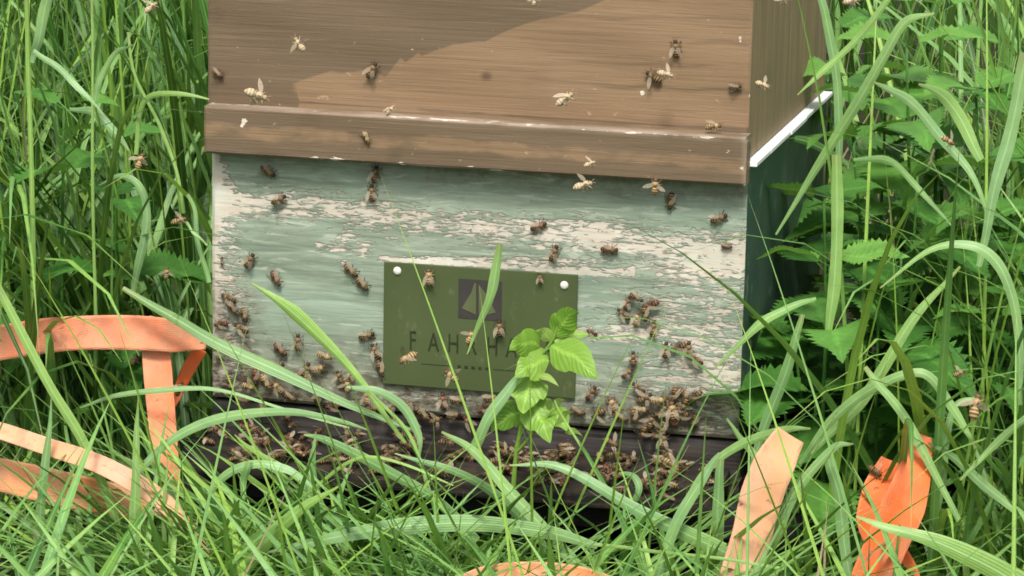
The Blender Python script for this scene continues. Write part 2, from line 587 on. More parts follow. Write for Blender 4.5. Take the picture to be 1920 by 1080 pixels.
def stain(PX, PY):
    f = .5 + (PY - poly_y(PX, WETLINE)) / 46
    f = np.clip(f, 0, 1)
    f = np.where(PX < 560, np.minimum(f, .5 + (PX - 555) / 300), f)
    f -= .5 * (1 / (1 + np.exp(-(PX - 1330) / 22))) * .5
    f -= .55 * np.exp(-((PY - poly_y(PX, [(380, 180), (1400, 245)])) / 7) ** 2)  # darker line along the joint above the trim
    return f


def roof_chip(PX, PY):
    return blob_field(PX, PY, [(1205, 173, 6, 6, .8), (1388, 73, 5, 8, .8), (1385, 210, 6, 6, .7), (1120, 155, 3, 20, .5), (1254, 213, 3, 14, .45),
                               (520, 160, 3, 8, .4), (772, 92, 6, 5, .5), (412, 140, 9, 9, .35), (993, 145, 14, 5, .4), (1407, 150, 6, 160, .33)]) - .1


def roof_crack(PX, PY):
    f = 0 * PX
    for y0, y1, xa, xb, s in ((160, 172, 1120, 1412, .8), (78, 82, 1300, 1412, .7), (118, 124, 1080, 1330, .4), (205, 240, 640, 1380, .35), (140, 152, 900, 1150, .3), (30, 35, 900, 1412, .3)):
        ln = y0 + (y1 - y0) * (PX - xa) / (xb - xa) + 2 * np.sin(PX * .05)
        f += s * np.exp(-((PY - ln) / 3.2) ** 2) / (1 + np.exp(-(PX - xa) / 15)) / (1 + np.exp((PX - xb) / 10))
    f += blob_field(PX, PY, [(912, 143, 9, 8, .9), (1380, 163, 12, 9, .5), (410, 138, 14, 8, .4), (405, 30, 14, 14, .3)])
    return f


roof = panel_box('roof', -.0035, W - .001, .0, D - .01, ZT + .005, .47 + GZ, 260, 130, [M['brown'], M['brown_side']], {'stain': stain, 'chip': roof_chip, 'crack': roof_crack})
child(roof, hive)
bm = bmesh.new()
add_box(bm, (-.012, -.012, .4705 + GZ), (W + .008, D, .482 + GZ), .003)
child(from_bm('roof_cover', bm, M['strip']), hive)


def trim_stain(PX, PY):
    line = poly_y(PX, [(380, 235), (1400, 305)])
    return .36 + .16 * np.exp(-((PY - line - 6) / 25) ** 2)


def trim_chip_light(PX, PY):
    low = poly_y(PX, [(383, 281), (1395, 357)])
    top = poly_y(PX, [(383, 193), (1402, 263)])
    f = .40 * np.exp(-((PY - low) / 4.5) ** 2) + .55 * np.exp(-((PY - top) / 4) ** 2)  # chips along the low edge; lit top edge painted pale as well
    f += blob_field(PX, PY, [(650, 296, 40, 7, .3), (600, 290, 40, 4, .2), (875, 308, 46, 7, .35), (940, 318, 40, 5, .3), (458, 226, 7, 6, .65), (454, 237, 6, 5, .65), (474, 214, 6, 5, .4),
                             (1000, 292, 8, 5, .4), (1365, 285, 7, 7, .45), (1392, 310, 5, 60, .42), (1180, 340, 14, 4, .3), (760, 300, 12, 10, .25)])
    return f - .04


def trim_crack(PX, PY):
    line = poly_y(PX, [(380, 238), (1400, 308)])
    low = poly_y(PX, [(383, 279), (1395, 356)])
    return .35 * np.exp(-((PY - line) / 3) ** 2) * (PX > 800) + .3 * np.exp(-((PY - low) / 8) ** 2)


def trim_wear_light(PX, PY):
    top = poly_y(PX, [(383, 192), (1402, 262)])
    low = poly_y(PX, [(383, 281), (1395, 357)])
    return np.exp(-((PY - top) / 5.5) ** 2) + .8 * np.exp(-((PX - 1398) / 5) ** 2) + .3 * np.exp(-((PY - low) / 5) ** 2)  # worn edges; the lit top edge is painted pale


trim = panel_box('roof_trim', .0005, W + .0015, -.021, -.0006, .237 + GZ, .277 + GZ, 200, 22, [M['brown']], {'stain': trim_stain, 'chip': trim_chip_light, 'crack': trim_crack, 'wear_light': trim_wear_light}, .0015, .0003)
child(trim, hive)

# floor and landing board
bm = bmesh.new()
add_box(bm, (-.002, .004, .100), (W + .002, D, .148), .003)
child(from_bm('hive_floor', bm, M['board']), hive)
bm = bmesh.new()
add_box(bm, (.004, -.070, 0), (W - .006, .0035, .012), .003)
for v in bm.verts: v.co.z += .112 + v.co.y * .16 + .0012 * math.sin(v.co.x * 30)
child(from_bm('landing_board', bm, M['landing']), hive)

# name plate
PX0, PX1, PZ1, PZ0 = .1545, .3215, .151 + GZ, .0455 + GZ
bm = bmesh.new()
add_box(bm, (PX0, -.0042, PZ0), (PX1, -.0016, PZ1), .0006)
plate = child(from_bm('name_plate', bm, M['plate']), hive)
for px, py in ((745, 508), (1058, 535)):
    p = at(px, py, -.0045)
    bm = bmesh.new()
    bmesh.ops.create_uvsphere(bm, u_segments=14, v_segments=8, radius=.0036)
    for v in bm.verts:
        v.co.y *= .5
        v.co += Vector(p)
    child(from_bm('nail', bm, M['nail'], None, True), plate).matrix_parent_inverse = Matrix()


def flat_shape(name, pts, y, thick, mat, parent):
    bm = bmesh.new()
    a = [bm.verts.new((x, y, z)) for x, z in pts]
    f = bm.faces.new(a)
    r = bmesh.ops.extrude_face_region(bm, geom=[f])
    for g in r['geom']:
        if isinstance(g, bmesh.types.BMVert): g.co.y -= thick
    bmesh.ops.recalc_face_normals(bm, faces=bm.faces)
    o = from_bm(name, bm, mat)
    o.parent = parent
    return o


def fx(px, py):
    p = at(px, py, -.0045)
    return (p[0], p[2])


a_, b_ = fx(860, 522), fx(940, 602)
flat_shape('emblem_square', [(a_[0], b_[1]), (b_[0], b_[1]), (b_[0], a_[1]), (a_[0], a_[1])], -.0043, .0003, M['print'], plate)
flat_shape('sail', [fx(866, 578), fx(884, 548), fx(890, 530), fx(893, 532), fx(893, 590), fx(880, 584)], -.0047, .0003, M['emblem'], plate)
flat_shape('sail', [fx(898, 534), fx(912, 552), fx(930, 586), fx(912, 590), fx(898, 590)], -.0047, .0003, M['emblem'], plate)


def text_part(name, body, px, py, size, spacing, mat, parent, sx=1.0, rot=0.0):
    cu = bpy.data.curves.new(name, 'FONT')
    cu.body = body
    cu.size = size
    cu.space_character = spacing
    cu.extrude = .00012
    to = bpy.data.objects.new(name, cu)
    COL.objects.link(to)
    bpy.context.view_layer.update()
    me = bpy.data.meshes.new_from_object(to.evaluated_get(bpy.context.evaluated_depsgraph_get()))
    bpy.data.objects.remove(to)
    p = at(px, py, -.0045)
    me.transform(Matrix.Translation(p) @ Matrix.Rotation(R(90), 4, 'X') @ Matrix.Diagonal((sx, 1, 1, 1)))
    me.materials.clear()
    me.materials.append(mat)
    o = link(name, me, parent)
    return o


# letters set one by one, evenly spaced along the plate
LT = 'FAHRHAUS'
pa, pb = at(766, 655, -.0045), at(948, 668, -.0045)
cu_dx = (pb[0] - pa[0]) / 5
for i, ch in enumerate(LT):
    x = pa[0] + cu_dx * i
    px, py = to_px(np.array([x, -.0045, pa[2]]))
    text_part('letter', ch, px, py, .0235, 1.0, M['letter'], plate, .62)
bm = bmesh.new()
q0, q1 = at(790, 682, -.0045), at(1010, 690, -.0045)
add_box(bm, (q0[0], -.00455, q0[2] - .0002), (at(848, 680, -.0045)[0], -.0043, q0[2] + .0002))
add_box(bm, (at(925, 680, -.0045)[0], -.00455, q0[2] - .0002), (q1[0], -.0043, q0[2] + .0002))
for i in range(5):
    x = at(858 + i * 13, 684, -.0045)[0]
    add_box(bm, (x, -.00455, q0[2] - .0012), (x + .0028, -.0043, q0[2] + .0012))
o = from_bm('divider_line', bm, M['letter'])
o.parent = plate

# dark pallet below the hive
pal = empty('pallet', (.3, .2, 0))
tag(pal, 'dark weathered wooden pallet hidden in the grass beneath the hive', 'pallet')
for y in (-.035, .115, .265, .375):
    bm = bmesh.new()
    add_box(bm, (-.05, y, .074), (.55, y + .10, .096), .003)
    child(from_bm('plank', bm, M['pallet']), pal)
for x in (-.04, .20, .45):
    bm = bmesh.new()
    add_box(bm, (x, -.02, .004), (x + .09, .47, .0735), .003)
    child(from_bm('bearer', bm, M['pallet']), pal)


# ---------------------------------------------------------------- straps
def strap(name, path, wpx, mat, label, twist=0.0, group='orange straps around the hive', thick=.0016, parent=None, ny=10, crease=0.0):
    P = np.array([at(px, py, Y) for px, py, Y in path])
    n = 48
    C = spline(P, n)
    w = np.interp(np.linspace(0, 1, n), np.linspace(0, 1, len(wpx)), wpx)
    tan = unit(np.gradient(C, axis=0))
    view = unit(C - CAMP)
    side = unit(np.cross(tan, view))
    tw = np.interp(np.linspace(0, 1, n), np.linspace(0, 1, np.size(twist)), np.atleast_1d(twist))
    nor0 = np.cross(side, tan)
    side = side * np.cos(tw)[:, None] + nor0 * np.sin(tw)[:, None]
    nor = np.cross(side, tan)
    ww = w * np.array([mpp(p) for p in C])
    verts, uvs = [], []
    s = np.concatenate([[0], np.cumsum(np.linalg.norm(np.diff(C, axis=0), axis=1))])
    for lay in (1, -1):
        for i in range(n):
            for j in range(ny + 1):
                u = j / ny
                bulge = .06 * ww[i] * (1 - (2 * u - 1) ** 2) + crease * .004 * math.sin(s[i] * 90 + 3 * u) * math.sin(s[i] * 37)
                verts.append(C[i] + side[i] * ww[i] * (u - .5) + nor[i] * (lay * thick / 2 + bulge))
                uvs.append((u, s[i]))
    faces = []
    st = n * (ny + 1)
    for i in range(n - 1):
        for j in range(ny):
            a = i * (ny + 1) + j
            faces.append((a, a + 1, a + ny + 2, a + ny + 1))
            faces.append((st + a, st + a + ny + 1, st + a + ny + 2, st + a + 1))
        for j, rv in ((0, 0), (ny, 1)):
            a = i * (ny + 1) + j
            q = (a, a + ny + 1, st + a + ny + 1, st + a)
            faces.append(q if not rv else q[::-1])
    for i, rv in ((0, 1), (n - 1, 0)):
        for j in range(ny):
            a = i * (ny + 1) + j
            q = (a, a + 1, st + a + 1, st + a)
            faces.append(q if rv == 0 else q[::-1])
    me = bpy.data.meshes.new(name)
    me.from_pydata([tuple(v) for v in verts], [], faces)
    l = me.uv_layers.new(name='UVMap')
    for lp in me.loops: l.data[lp.index].uv = uvs[lp.vertex_index]
    me.materials.append(mat)
    me.shade_smooth()
    o = link(name, me, parent)
    if parent is None: tag(o, label, 'strap', group)
    return o


S1 = strap('strap', [(-60, 655, -.03), (0, 643, -.03), (80, 630, -.032), (160, 624, -.034), (250, 624, -.033), (330, 630, -.028), (388, 641, -.018)],
           [64, 66, 66, 64, 66, 62, 30], M['strap_pink'], 'faded salmon strap running level from the left edge to the hive corner', [.1, -.1, .05])
strap('strap', [(300, 596, -.012), (292, 640, -.020), (296, 700, -.034), (303, 780, -.050), (310, 860, -.062), (318, 934, -.072)],
      [40, 52, 54, 52, 50, 46], M['strap_pink'], 'salmon strap hanging straight down from the level strap by the hive corner', [.25, -.15, .1, -.2])
strap('strap', [(375, 655, -.004), (352, 695, -.006), (322, 760, -.012)], [28, 26, 16], M['strap_orange'], 'short shaded rust strap behind the hanging salmon strap', .3)
strap('strap', [(-60, 795, -0.205), (0, 808, -0.205), (90, 838, -0.207), (180, 868, -0.211), (250, 904, -0.215), (310, 945, -0.220), (360, 1005, -0.225), (400, 1065, -0.230), (425, 1120, -0.235)],
      [30, 34, 34, 36, 38, 38, 34, 26, 22], M['strap_beige'], 'narrow bleached strap slanting down from the left edge to the bottom edge', [.5, .3, .2, .7, .9])
strap('strap', [(-60, 878, -0.183), (0, 890, -0.183), (80, 908, -0.183), (160, 926, -0.183), (230, 941, -0.185), (300, 946, -0.183)],
      [58, 62, 66, 64, 66, 40], M['strap_mixed'], 'wide orange strap lying under the narrow bleached strap at the left', [.1, 0, -.2, .1], crease=.8)
strap('strap', [(1482, 815, -0.165), (1452, 870, -0.180), (1428, 930, -0.185), (1410, 1000, -0.190), (1388, 1060, -0.195), (1365, 1130, -0.205)],
      [58, 78, 80, 74, 66, 60], M['strap_beige'], 'broad pinkish beige strap standing up at the right foot of the hive', [.2, -.1, .15, .3], crease=.3)
strap('strap', [(1730, 815, -0.085), (1716, 880, -0.115), (1694, 950, -0.135), (1662, 1020, -0.145), (1630, 1095, -0.155)],
      [36, 62, 82, 80, 76], M['strap_orange'], 'bright orange strap in the lower right crossing over a shorter orange strap', [.3, 0, -.15, .2], crease=.35)
strap('strap', [(1668, 862, -0.065), (1650, 915, -0.085), (1640, 970, -0.100), (1655, 1015, -0.110), (1690, 1070, -0.115), (1700, 1110, -0.115)],
      [34, 62, 72, 62, 60, 60], M['strap_orange'], 'shorter orange strap partly under the bright orange strap at lower right', [.1, .3, 0, .3], crease=.4)
strap('strap', [(1700, 735, .04), (1706, 780, .04), (1722, 826, .03)], [26, 36, 44], M['strap_orange'], 'small piece of deep orange strap among nettle leaves above the bright orange straps', [.6, .2])
strap('strap', [(850, 1106, -.30), (920, 1082, -.30), (1010, 1078, -.30), (1090, 1086, -.31), (1180, 1112, -.32)],
      [40, 46, 50, 46, 36], M['strap_mixed'], 'orange strap arching just above the bottom edge at the centre', .1)


# ---------------------------------------------------------------- bees
def bee_body():
    bm = bmesh.new()
    prof = [(-.0075, .0002), (-.0070, .0009), (-.0058, .0017), (-.0040, .0022), (-.0022, .0021), (-.0010, .0012), (-.0006, .0009), (.0001, .0017), (.0015, .0021),
            (.0028, .0018), (.0034, .0009), (.0038, .0010), (.0045, .0015), (.0054, .0013), (.0060, .0006), (.0062, .0001)]
    ns = 12
    rings = []
    for x, r in prof:
        r *= 1.2
        z0 = .0024 - (.0006 * ((x + .001) / .006) ** 2 if x < 0 else .0004 * max(0, (x - .003) / .003))
        sq = .85 if x < -.001 else .95
        ring = [bm.verts.new((x, r * math.cos(2 * math.pi * i / ns), z0 + sq * r * math.sin(2 * math.pi * i / ns))) for i in range(ns)]
        rings.append(ring)
    for a, b in zip(rings, rings[1:]):
        for i in range(ns): bm.faces.new((a[i], a[(i + 1) % ns], b[(i + 1) % ns], b[i]))
    bm.faces.new(rings[0][::-1]); bm.faces.new(rings[-1])

    def tube(pts, r0, r1):
        pts = [Vector(p) for p in pts]
        rr = []
        for i, p in enumerate(pts):
            d = (pts[min(i + 1, len(pts) - 1)] - pts[max(i - 1, 0)]).normalized()
            s = d.orthogonal().normalized()
            u = d.cross(s)
            r = r0 + (r1 - r0) * i / (len(pts) - 1)
            rr.append([bm.verts.new(p + (s * math.cos(q * math.pi / 2) + u * math.sin(q * math.pi / 2)) * r) for q in range(4)])
        for a, b in zip(rr, rr[1:]):
            for q in range(4): bm.faces.new((a[q], a[(q + 1) % 4], b[(q + 1) % 4], b[q]))
        bm.faces.new(rr[-1]); bm.faces.new(rr[0][::-1])
    for s in (1, -1):
        for x0, dx in ((.0024, .0024), (.0012, .0002), (.0002, -.0026)):
            tube([(x0, s * .0012, .0014), (x0 + dx * .5, s * .0029, .0022), (x0 + dx * .9, s * .0036, .0007), (x0 + dx * 1.1, s * .0041, .0001)], .0004, .00022)
        tube([(.0056, s * .0005, .0028), (.0068, s * .0012, .0036), (.0082, s * .0020, .0030)], .00018, .00014)
    bmesh.ops.recalc_face_normals(bm, faces=bm.faces)
    me = bpy.data.meshes.new('bee_body')
    bm.to_mesh(me); bm.free()
    me.shade_smooth()
    return me


def wing_mesh(spread, s):
    bm = bmesh.new()
    n = 9
    top, bot = [], []
    for i in range(n):
        t = i / (n - 1)
        L = .0088 * t
        w = .0029 * (math.sin(math.pi * min(1, .12 + t * .95)) ** .6)
        bow = .0006 * math.sin(t * math.pi)
        top.append((L, w * .45, bow)); bot.append((L, -w * .65, bow * .3))
    th = R(158) if not spread else R(112)
    cs, sn = math.cos(th), math.sin(th)
    tilt = .35 if not spread else .25
    vs = []
    for row in (top, bot):
        vs.append([bm.verts.new((.0012 + x * cs - y * sn, s * (.0010 + x * sn + y * cs), .0044 + z + x * tilt * .35)) for x, y, z in row])
    for i in range(n - 1): bm.faces.new((vs[0][i], vs[0][i + 1], vs[1][i + 1], vs[1][i]))
    bmesh.ops.solidify(bm, geom=list(bm.faces), thickness=.00006)
    me = bpy.data.meshes.new('bee_wing')
    bm.to_mesh(me); bm.free()
    me.materials.append(M['wing'])
    me.shade_smooth()
    return me


BODY = bee_body()
BODIES = {}
for kn in ('bee_dark', 'bee_tan', 'bee_red', 'bee_sunlit'):
    BODIES[kn] = BODY.copy()
    BODIES[kn].materials.append(M[kn])
WINGS = {(sp, s): wing_mesh(sp, s) for sp in (0, 1) for s in (1, -1)}


def bee(loc, fwd, up, kind, spread, label, group, scale=1.0):
    o = link('honey_bee', BODIES[kind])
    X = Vector(fwd).normalized()
    Z = Vector(up)
    Z = (Z - X * Z.dot(X)).normalized()
    Y = Z.cross(X)
    m = Matrix((X, Y, Z)).transposed().to_4x4()
    o.matrix_world = Matrix.Translation(Vector(loc)) @ m @ Matrix.Scale(scale, 4)
    tag(o, label, 'bee', group)
    for s in (1, -1):
        link('wing', WINGS[(spread, s)], o)
    return o


def face_bee(px, py, ang, kind, label, Y=-.0005, spread=0, scale=1.0, group='bees on the hive front', nz=0.0):
    p = at(px, py, Y)
    a = R(ang)
    bee(p, (math.cos(a), 0, math.sin(a)), (0, -1, nz), kind, spread, label, group, scale)


def fly_bee(px, py, ang, kind, label, Y=-.06, scale=1.0, group='bees in flight', spread=1):
    p = at(px, py, Y)
    a = R(ang)
    X = Vector(_r) * math.cos(a) + Vector(_u) * math.sin(a) + Vector(_f) * random.uniform(-.4, .4)
    U = Vector((random.uniform(-.5, .5), -.8, .7))
    bee(p, X, U, kind, spread, label, group, scale)


RF = -.001
TR = -.0215
face_bee(699, 130, 60, 'bee_dark', 'dark bee on the brown roof at the ragged edge of the pale stain', RF, 0, 1.15)
face_bee(1268, 90, 95, 'bee_dark', 'dark bee with a white wing high on the right of the brown roof', RF, 0, 1.1)
face_bee(1226, 143, 150, 'bee_dark', 'brown bee with wings held apart, right part of the brown roof', RF, 1, 1.15)
face_bee(1380, 163, 10, 'bee_dark', 'small dark bee near the right edge of the brown roof', RF, 0, .8)
face_bee(410, 138, -30, 'bee_dark', 'greyish bee at the left edge of the brown roof', RF, 0, .85)
face_bee(688, 258, -60, 'bee_tan', 'small tan bee on the front of the roof trim, left half', TR, 0, .8)
face_bee(1340, 240, 10, 'bee_tan', 'greyish tan bee perched on the ledge of the roof trim near its right end', -.012, 0, 1.0, nz=1.0)
fly_bee(562, 83, 125, 'bee_sunlit', 'pale bee flying in front of the upper left roof', -.07, 1.05)
fly_bee(1248, 142, -15, 'bee_sunlit', 'yellowish bee flying close beside the brown bee with parted wings on the roof', -.03, 1.0)
fly_bee(480, 181, -20, 'bee_sunlit', 'large pale bee hovering over the left end of the roof ledge', -.09, 1.45)
fly_bee(735, 208, 50, 'bee_sunlit', 'small yellow bee hovering over the roof ledge left of centre', -.05, .8, spread=0)
fly_bee(1060, 188, 35, 'bee_sunlit', 'plump yellow bee flying just above the roof ledge, right of centre', -.09, 1.25, spread=0)
fly_bee(1430, 162, -25, 'bee_sunlit', 'slim pale bee flying at the right front corner of the roof', -.04, .9)
fly_bee(1106, 309, 20, 'bee_sunlit', 'tiny pale bee flying in front of the roof trim, right of centre', -.06, .75)
fly_bee(1095, 351, 15, 'bee_sunlit', 'pale bee with a raised wing just below the roof trim', -.07, 1.2)
fly_bee(1230, 347, 85, 'bee_tan', 'tan bee with two pale wings flying below the lower edge of the roof trim', -.05, 1.1)
fly_bee(765, 676, -150, 'bee_tan', 'tan bee with outspread wings flying before the lower left of the name plate', -.06, 1.3)
fly_bee(845, 704, 140, 'bee_tan', 'tan bee with outspread wings flying before the lower middle of the name plate', -.05, 1.1)
fly_bee(885, 632, 60, 'bee_tan', 'tan bee at the tip of the hanging blade over the plate lettering', -.06, 1.0)
fly_bee(285, 16, 40, 'bee_sunlit', 'pale bee flying in front of tall grass at the top left', -.03, 1.0)
fly_bee(265, 303, 70, 'bee_tan', 'tan bee flying in front of the tall grass left of the roof trim', -.05, 1.1)
fly_bee(337, 416, 15, 'bee_tan', 'tan bee by the bent grass stem close to the hive left edge', -.03, 1.0)
fly_bee(312, 511, 80, 'bee_tan', 'small dull tan bee flying in the grass above the level salmon strap', .0, .85)
fly_bee(1775, 266, -30, 'bee_tan', 'brownish bee sitting on a bent blade in the right hand grass', -.04, .95)
fly_bee(1832, 763, 75, 'bee_tan', 'large tan bee flying at the far right above the orange straps', -.22, 1.5)
fly_bee(1800, 702, 20, 'bee_tan', 'small tan bee hovering just above the large tan bee at far right', -.05, .8)
fly_bee(1600, 4, 10, 'bee_sunlit', 'pale bee cut by the top edge right of the roof', -.05, 1.1)
fly_bee(1466, 2, 0, 'bee_sunlit', 'pale bee cut by the top edge in front of the brown roof side', -.05, .9)
fly_bee(253, 673, 60, 'bee_tan', 'small pale bee in the dark gap under the level salmon strap', -.02, .75)
fly_bee(340, 730, 70, 'bee_dark', 'brown bee on the pale stem right of the hanging salmon strap', -.06, 1.0)
fly_bee(1640, 886, -40, 'bee_dark', 'dark bee on the dark grass between the beige and the bright orange straps', -.08, 1.0)
fly_bee(1000, 0, 90, 'bee_sunlit', 'tiny pale bee cut by the top edge above the middle of the roof', -.05, .7)
FR = [(505, 321, -30, 'bee_dark', 'dark bee in the top left corner of the green front'),
      (705, 325, 80, 'bee_dark', 'dark bee upper of a pair head to tail under the trim left of centre'),
      (699, 360, 95, 'bee_dark', 'brown bee lower of a pair head to tail under the trim left of centre'),
      (525, 373, 30, 'bee_dark', 'brown bee on the pale flaked streak near the upper left of the green front'),
      (1258, 377, -95, 'bee_dark', 'dark bee walking down below the trim, right side of the green front'),
      (1350, 408, 25, 'bee_dark', 'dark bee with pale wings near the upper right corner of the green front'),
      (1012, 423, 25, 'bee_red', 'reddish bee slanting on the flaked streak above the plate right corner'),
      (1040, 473, 70, 'bee_dark', 'dark bee just above the top right of the name plate'),
      (1145, 467, 0, 'bee_red', 'reddish bee lying level on the flaked streak right of the name plate'),
      (1364, 462, 0, 'bee_red', 'small reddish bee near the right edge of the green front'),
      (519, 522, -60, 'bee_red', 'reddish brown bee on bare green paint left of the plate'),
      (660, 507, -40, 'bee_dark', 'upper bee of a slanting pair left of the name plate'),
      (681, 532, -45, 'bee_dark', 'lower bee of a slanting pair left of the name plate'),
      (1013, 521, 100, 'bee_dark', 'small brown bee on the plate beside the right nail'),
      (806, 518, 95, 'bee_tan', 'tan bee on the plate beside the left nail'),
      (938, 614, 95, 'bee_dark', 'dark bee on the plate below the emblem right corner'),
      (690, 628, 20, 'bee_dark', 'dark bee left of the plate at the height of the lettering'),
      (705, 657, 120, 'bee_dark', 'brown bee beside the plate edge, just below the lettering height'),
      (716, 692, -70, 'bee_dark', 'brown bee at the lower left corner of the name plate'),
      (470, 487, 60, 'bee_dark', 'brown bee near the left edge of the green front, level with the plate top'),
      (417, 489, 90, 'bee_dark', 'very small black bee on the pale left edge of the green front'),
      (1226, 614, 85, 'bee_dark', 'single brown bee below the upper right cluster on the flaked paint'),
      (560, 640, 90, 'bee_dark', 'dim brown bee alone on green paint left of the bright bent blade'),
      (528, 655, -40, 'bee_red', 'reddish bee above the broad dark blade in the lower left front'),
      (832, 750, 95, 'bee_red', 'reddish bee just under the plate on the left half'),
      (924, 745, 20, 'bee_dark', 'dark bee under the plate next to the slanting blade'),
      (1110, 735, 60, 'bee_red', 'reddish bee right of the young leafy plant at plate bottom height'),
      (1150, 757, 120, 'bee_tan', 'tan bee low on the front between the young plant and the large cluster'),
      (600, 690, 30, 'bee_tan', 'tan bee low on the front beside the bright bent blade'),
      (1110, 622, 160, 'bee_red', 'faint reddish bee right of the top leaves of the young plant')]
for px, py, a, kd, lb in FR:
    small = .7 if ('small' in lb or 'faint' in lb) else 1.12
    if 'very small' in lb: small = .5
    face_bee(px, py, a, kd, lb, -.0055 if 'on the plate' in lb else -.001, 0, small)
# clusters: their bees cannot be told apart
CL = [('brown bee in the tight cluster on flaked paint upper right of the plate', 'upper right cluster',
       [(1178, 566), (1198, 558), (1218, 572), (1170, 588), (1196, 594), (1212, 590)]),
      ('brown bee in the row of bees on the right front below the upper cluster', 'right hand row of bees',
       [(1252, 654), (1270, 650), (1290, 652), (1302, 672), (1190, 670), (1176, 695)]),
      ('brown bee among the large cluster at the lower right corner of the front', 'large lower right cluster',
       [(1196, 728), (1210, 742), (1236, 752), (1254, 745), (1268, 740), (1286, 738), (1302, 742), (1250, 770), (1268, 764), (1284, 760), (1238, 775), (1258, 788),
        (1278, 780), (1240, 800), (1222, 790), (1205, 770), (1190, 782), (1248, 822), (1232, 812), (1300, 790), (1165, 782), (1210, 808)]),
      ('brown bee in the loose cluster low on the left end of the front', 'lower left cluster',
       [(440, 578), (462, 588), (412, 604), (430, 560), (455, 612), (420, 640), (480, 705), (500, 716), (470, 722), (524, 728), (560, 700), (580, 712), (548, 742), (600, 740), (640, 705), (655, 722), (622, 760), (690, 740), (575, 690), (520, 690),
        (660, 700), (610, 665), (700, 765), (740, 762), (430, 720), (460, 750), (500, 770), (540, 780)]),
      ('brown bee in the scattered row under the bottom edge of the plate', 'row under the plate',
       [(770, 765), (795, 778), (820, 785), (850, 775), (880, 790), (905, 768), (780, 795), (940, 785), (1085, 770), (1120, 775), (735, 790), (860, 748)])]
for lb, grp, pts in CL:
    for px, py in pts:
        kd = random.choice(['bee_dark', 'bee_dark', 'bee_dark', 'bee_red', 'bee_tan'])
        face_bee(px + random.uniform(-3, 3), py + random.uniform(-3, 3), random.uniform(0, 360), kd, lb, random.uniform(-.004, -.001), random.choice([0, 0, 0, 1]), random.uniform(.95, 1.15), 'bees of the ' + grp)
face_bee(1262, 768, 100, 'bee_tan', 'yellow bee standing out in the middle of the large lower right cluster', -.007, 0, 1.25)
# on the landing board: a pile
def board_z(y): return .1245 + y * .16
for lb, grp, x0, x1, cnt in (('brown bee in the crowd on the landing board right of the young plant', 'crowd on the right of the landing board', .25, .44, 120),
                             ('brown bee in the crowd on the landing board left of the young plant', 'crowd on the left of the landing board', .01, .25, 90)):
    for i in range(cnt):
        x = random.uniform(x0, x1)
        y = -.003 - .066 * random.random() ** (1.1 if x0 > .2 else .9)
        x += .35 * (round(x / .045) * .045 - x)
        z = board_z(y) + random.choice([0, 0, .003, .006, .009])
        a = random.uniform(0, 2 * math.pi)
        bee((x, y, z), (math.cos(a), math.sin(a), random.uniform(-.3, .5)), (random.uniform(-.6, .6), random.uniform(-1, .1), 1), random.choice(['bee_dark'] * 9 + ['bee_red']), random.choice([0, 0, 1]), lb,
            'bees of the ' + grp, random.uniform(.95, 1.15))
q = at(1258, 876, -.10)
bee(q, (.8, -.2, -.5), (0, -.6, 1), 'bee_tan', 0, 'large pale yellow bee at the right end of the landing board crowd', 'bees on the landing board', 1.25)
q = at(1146, 834, -.03)
bee(q, (1, -.1, -.4), (0, -.6, 1), 'bee_dark', 1, 'bee with whitish wings alone on the bare grey board right of the young plant', 'bees on the landing board', 1.1)


# ---------------------------------------------------------------- leafy plants
def leaf_path(base, dirv, length, droop, n=13):
    d = unit(dirv)
    pts = [np.asarray(base, float)]
    for i in range(n - 1):
        t = i / (n - 1)
        dd = unit(d + np.array([0, 0, -droop * t * 1.6]))
        pts.append(pts[-1] + dd * length / (n - 1))
    return np.array(pts)


def toothed_leaf(rb, base, dirv, length, width, droop=.6, tone=.5, fold=.25, teeth=True, side=None, n=37):
    P = leaf_path(base, dirv, length, droop, n)
    t = np.linspace(0, 1, n)
    w = width * (np.sin(np.pi * np.clip(t, 0, 1) ** .62) ** .85) * (1 - .18 * t)
    if teeth:
        w = w * (1 + .17 * np.where(np.arange(n) % 2 == 0, 1, -1) * (t > .05) * (t < .96))
    P = P + np.stack([.010 * width * np.sin(t * 19 + length * 900), .014 * width * np.sin(t * 15), .03 * width * np.sin(t * 12 + length * 700)], 1)
    w[0] = width * .05
    w[-1] = .0004
    if side is None:
        side = np.cross(unit(dirv), [0, 0, 1.0])
        if np.linalg.norm(side) < .1: side = np.array([1, 0, 0.])
        side = side + np.array([0, 0, random.uniform(-.35, .35)])
    rb.add(P, w, side, fold, tone)


def stem_tube(pts, r0, r1, n=14, ns=6):
    C = spline(pts, n)
    tan = unit(np.gradient(C, axis=0))
    ref = np.array([.3, .9, .2])
    s = unit(np.cross(tan, ref)); u = np.cross(tan, s)
    v, f = [], []
    for i in range(n):
        r = r0 + (r1 - r0) * i / (n - 1)
        for q in range(ns):
            a = 2 * math.pi * q / ns
            v.append(tuple(C[i] + r * (s[i] * math.cos(a) + u[i] * math.sin(a))))
    for i in range(n - 1):
        for q in range(ns):
            f.append((i * ns + q, i * ns + (q + 1) % ns, (i + 1) * ns + (q + 1) % ns, (i + 1) * ns + q))
    f.append(tuple(range((n - 1) * ns, n * ns)))
    return v, f


def stem_obj(name, pts, r0, r1, mat, parent, tone=.5):
    v, f = stem_tube(pts, r0, r1)
    me = bpy.data.meshes.new(name)
    me.from_pydata(v, [], f)
    a = me.attributes.new('tone', 'FLOAT', 'POINT')
    a.data.foreach_set('value', np.full(len(v), tone))
    me.uv_layers.new(name='UVMap')
    me.materials.append(mat)
    me.shade_smooth()
    return link(name, me, parent)


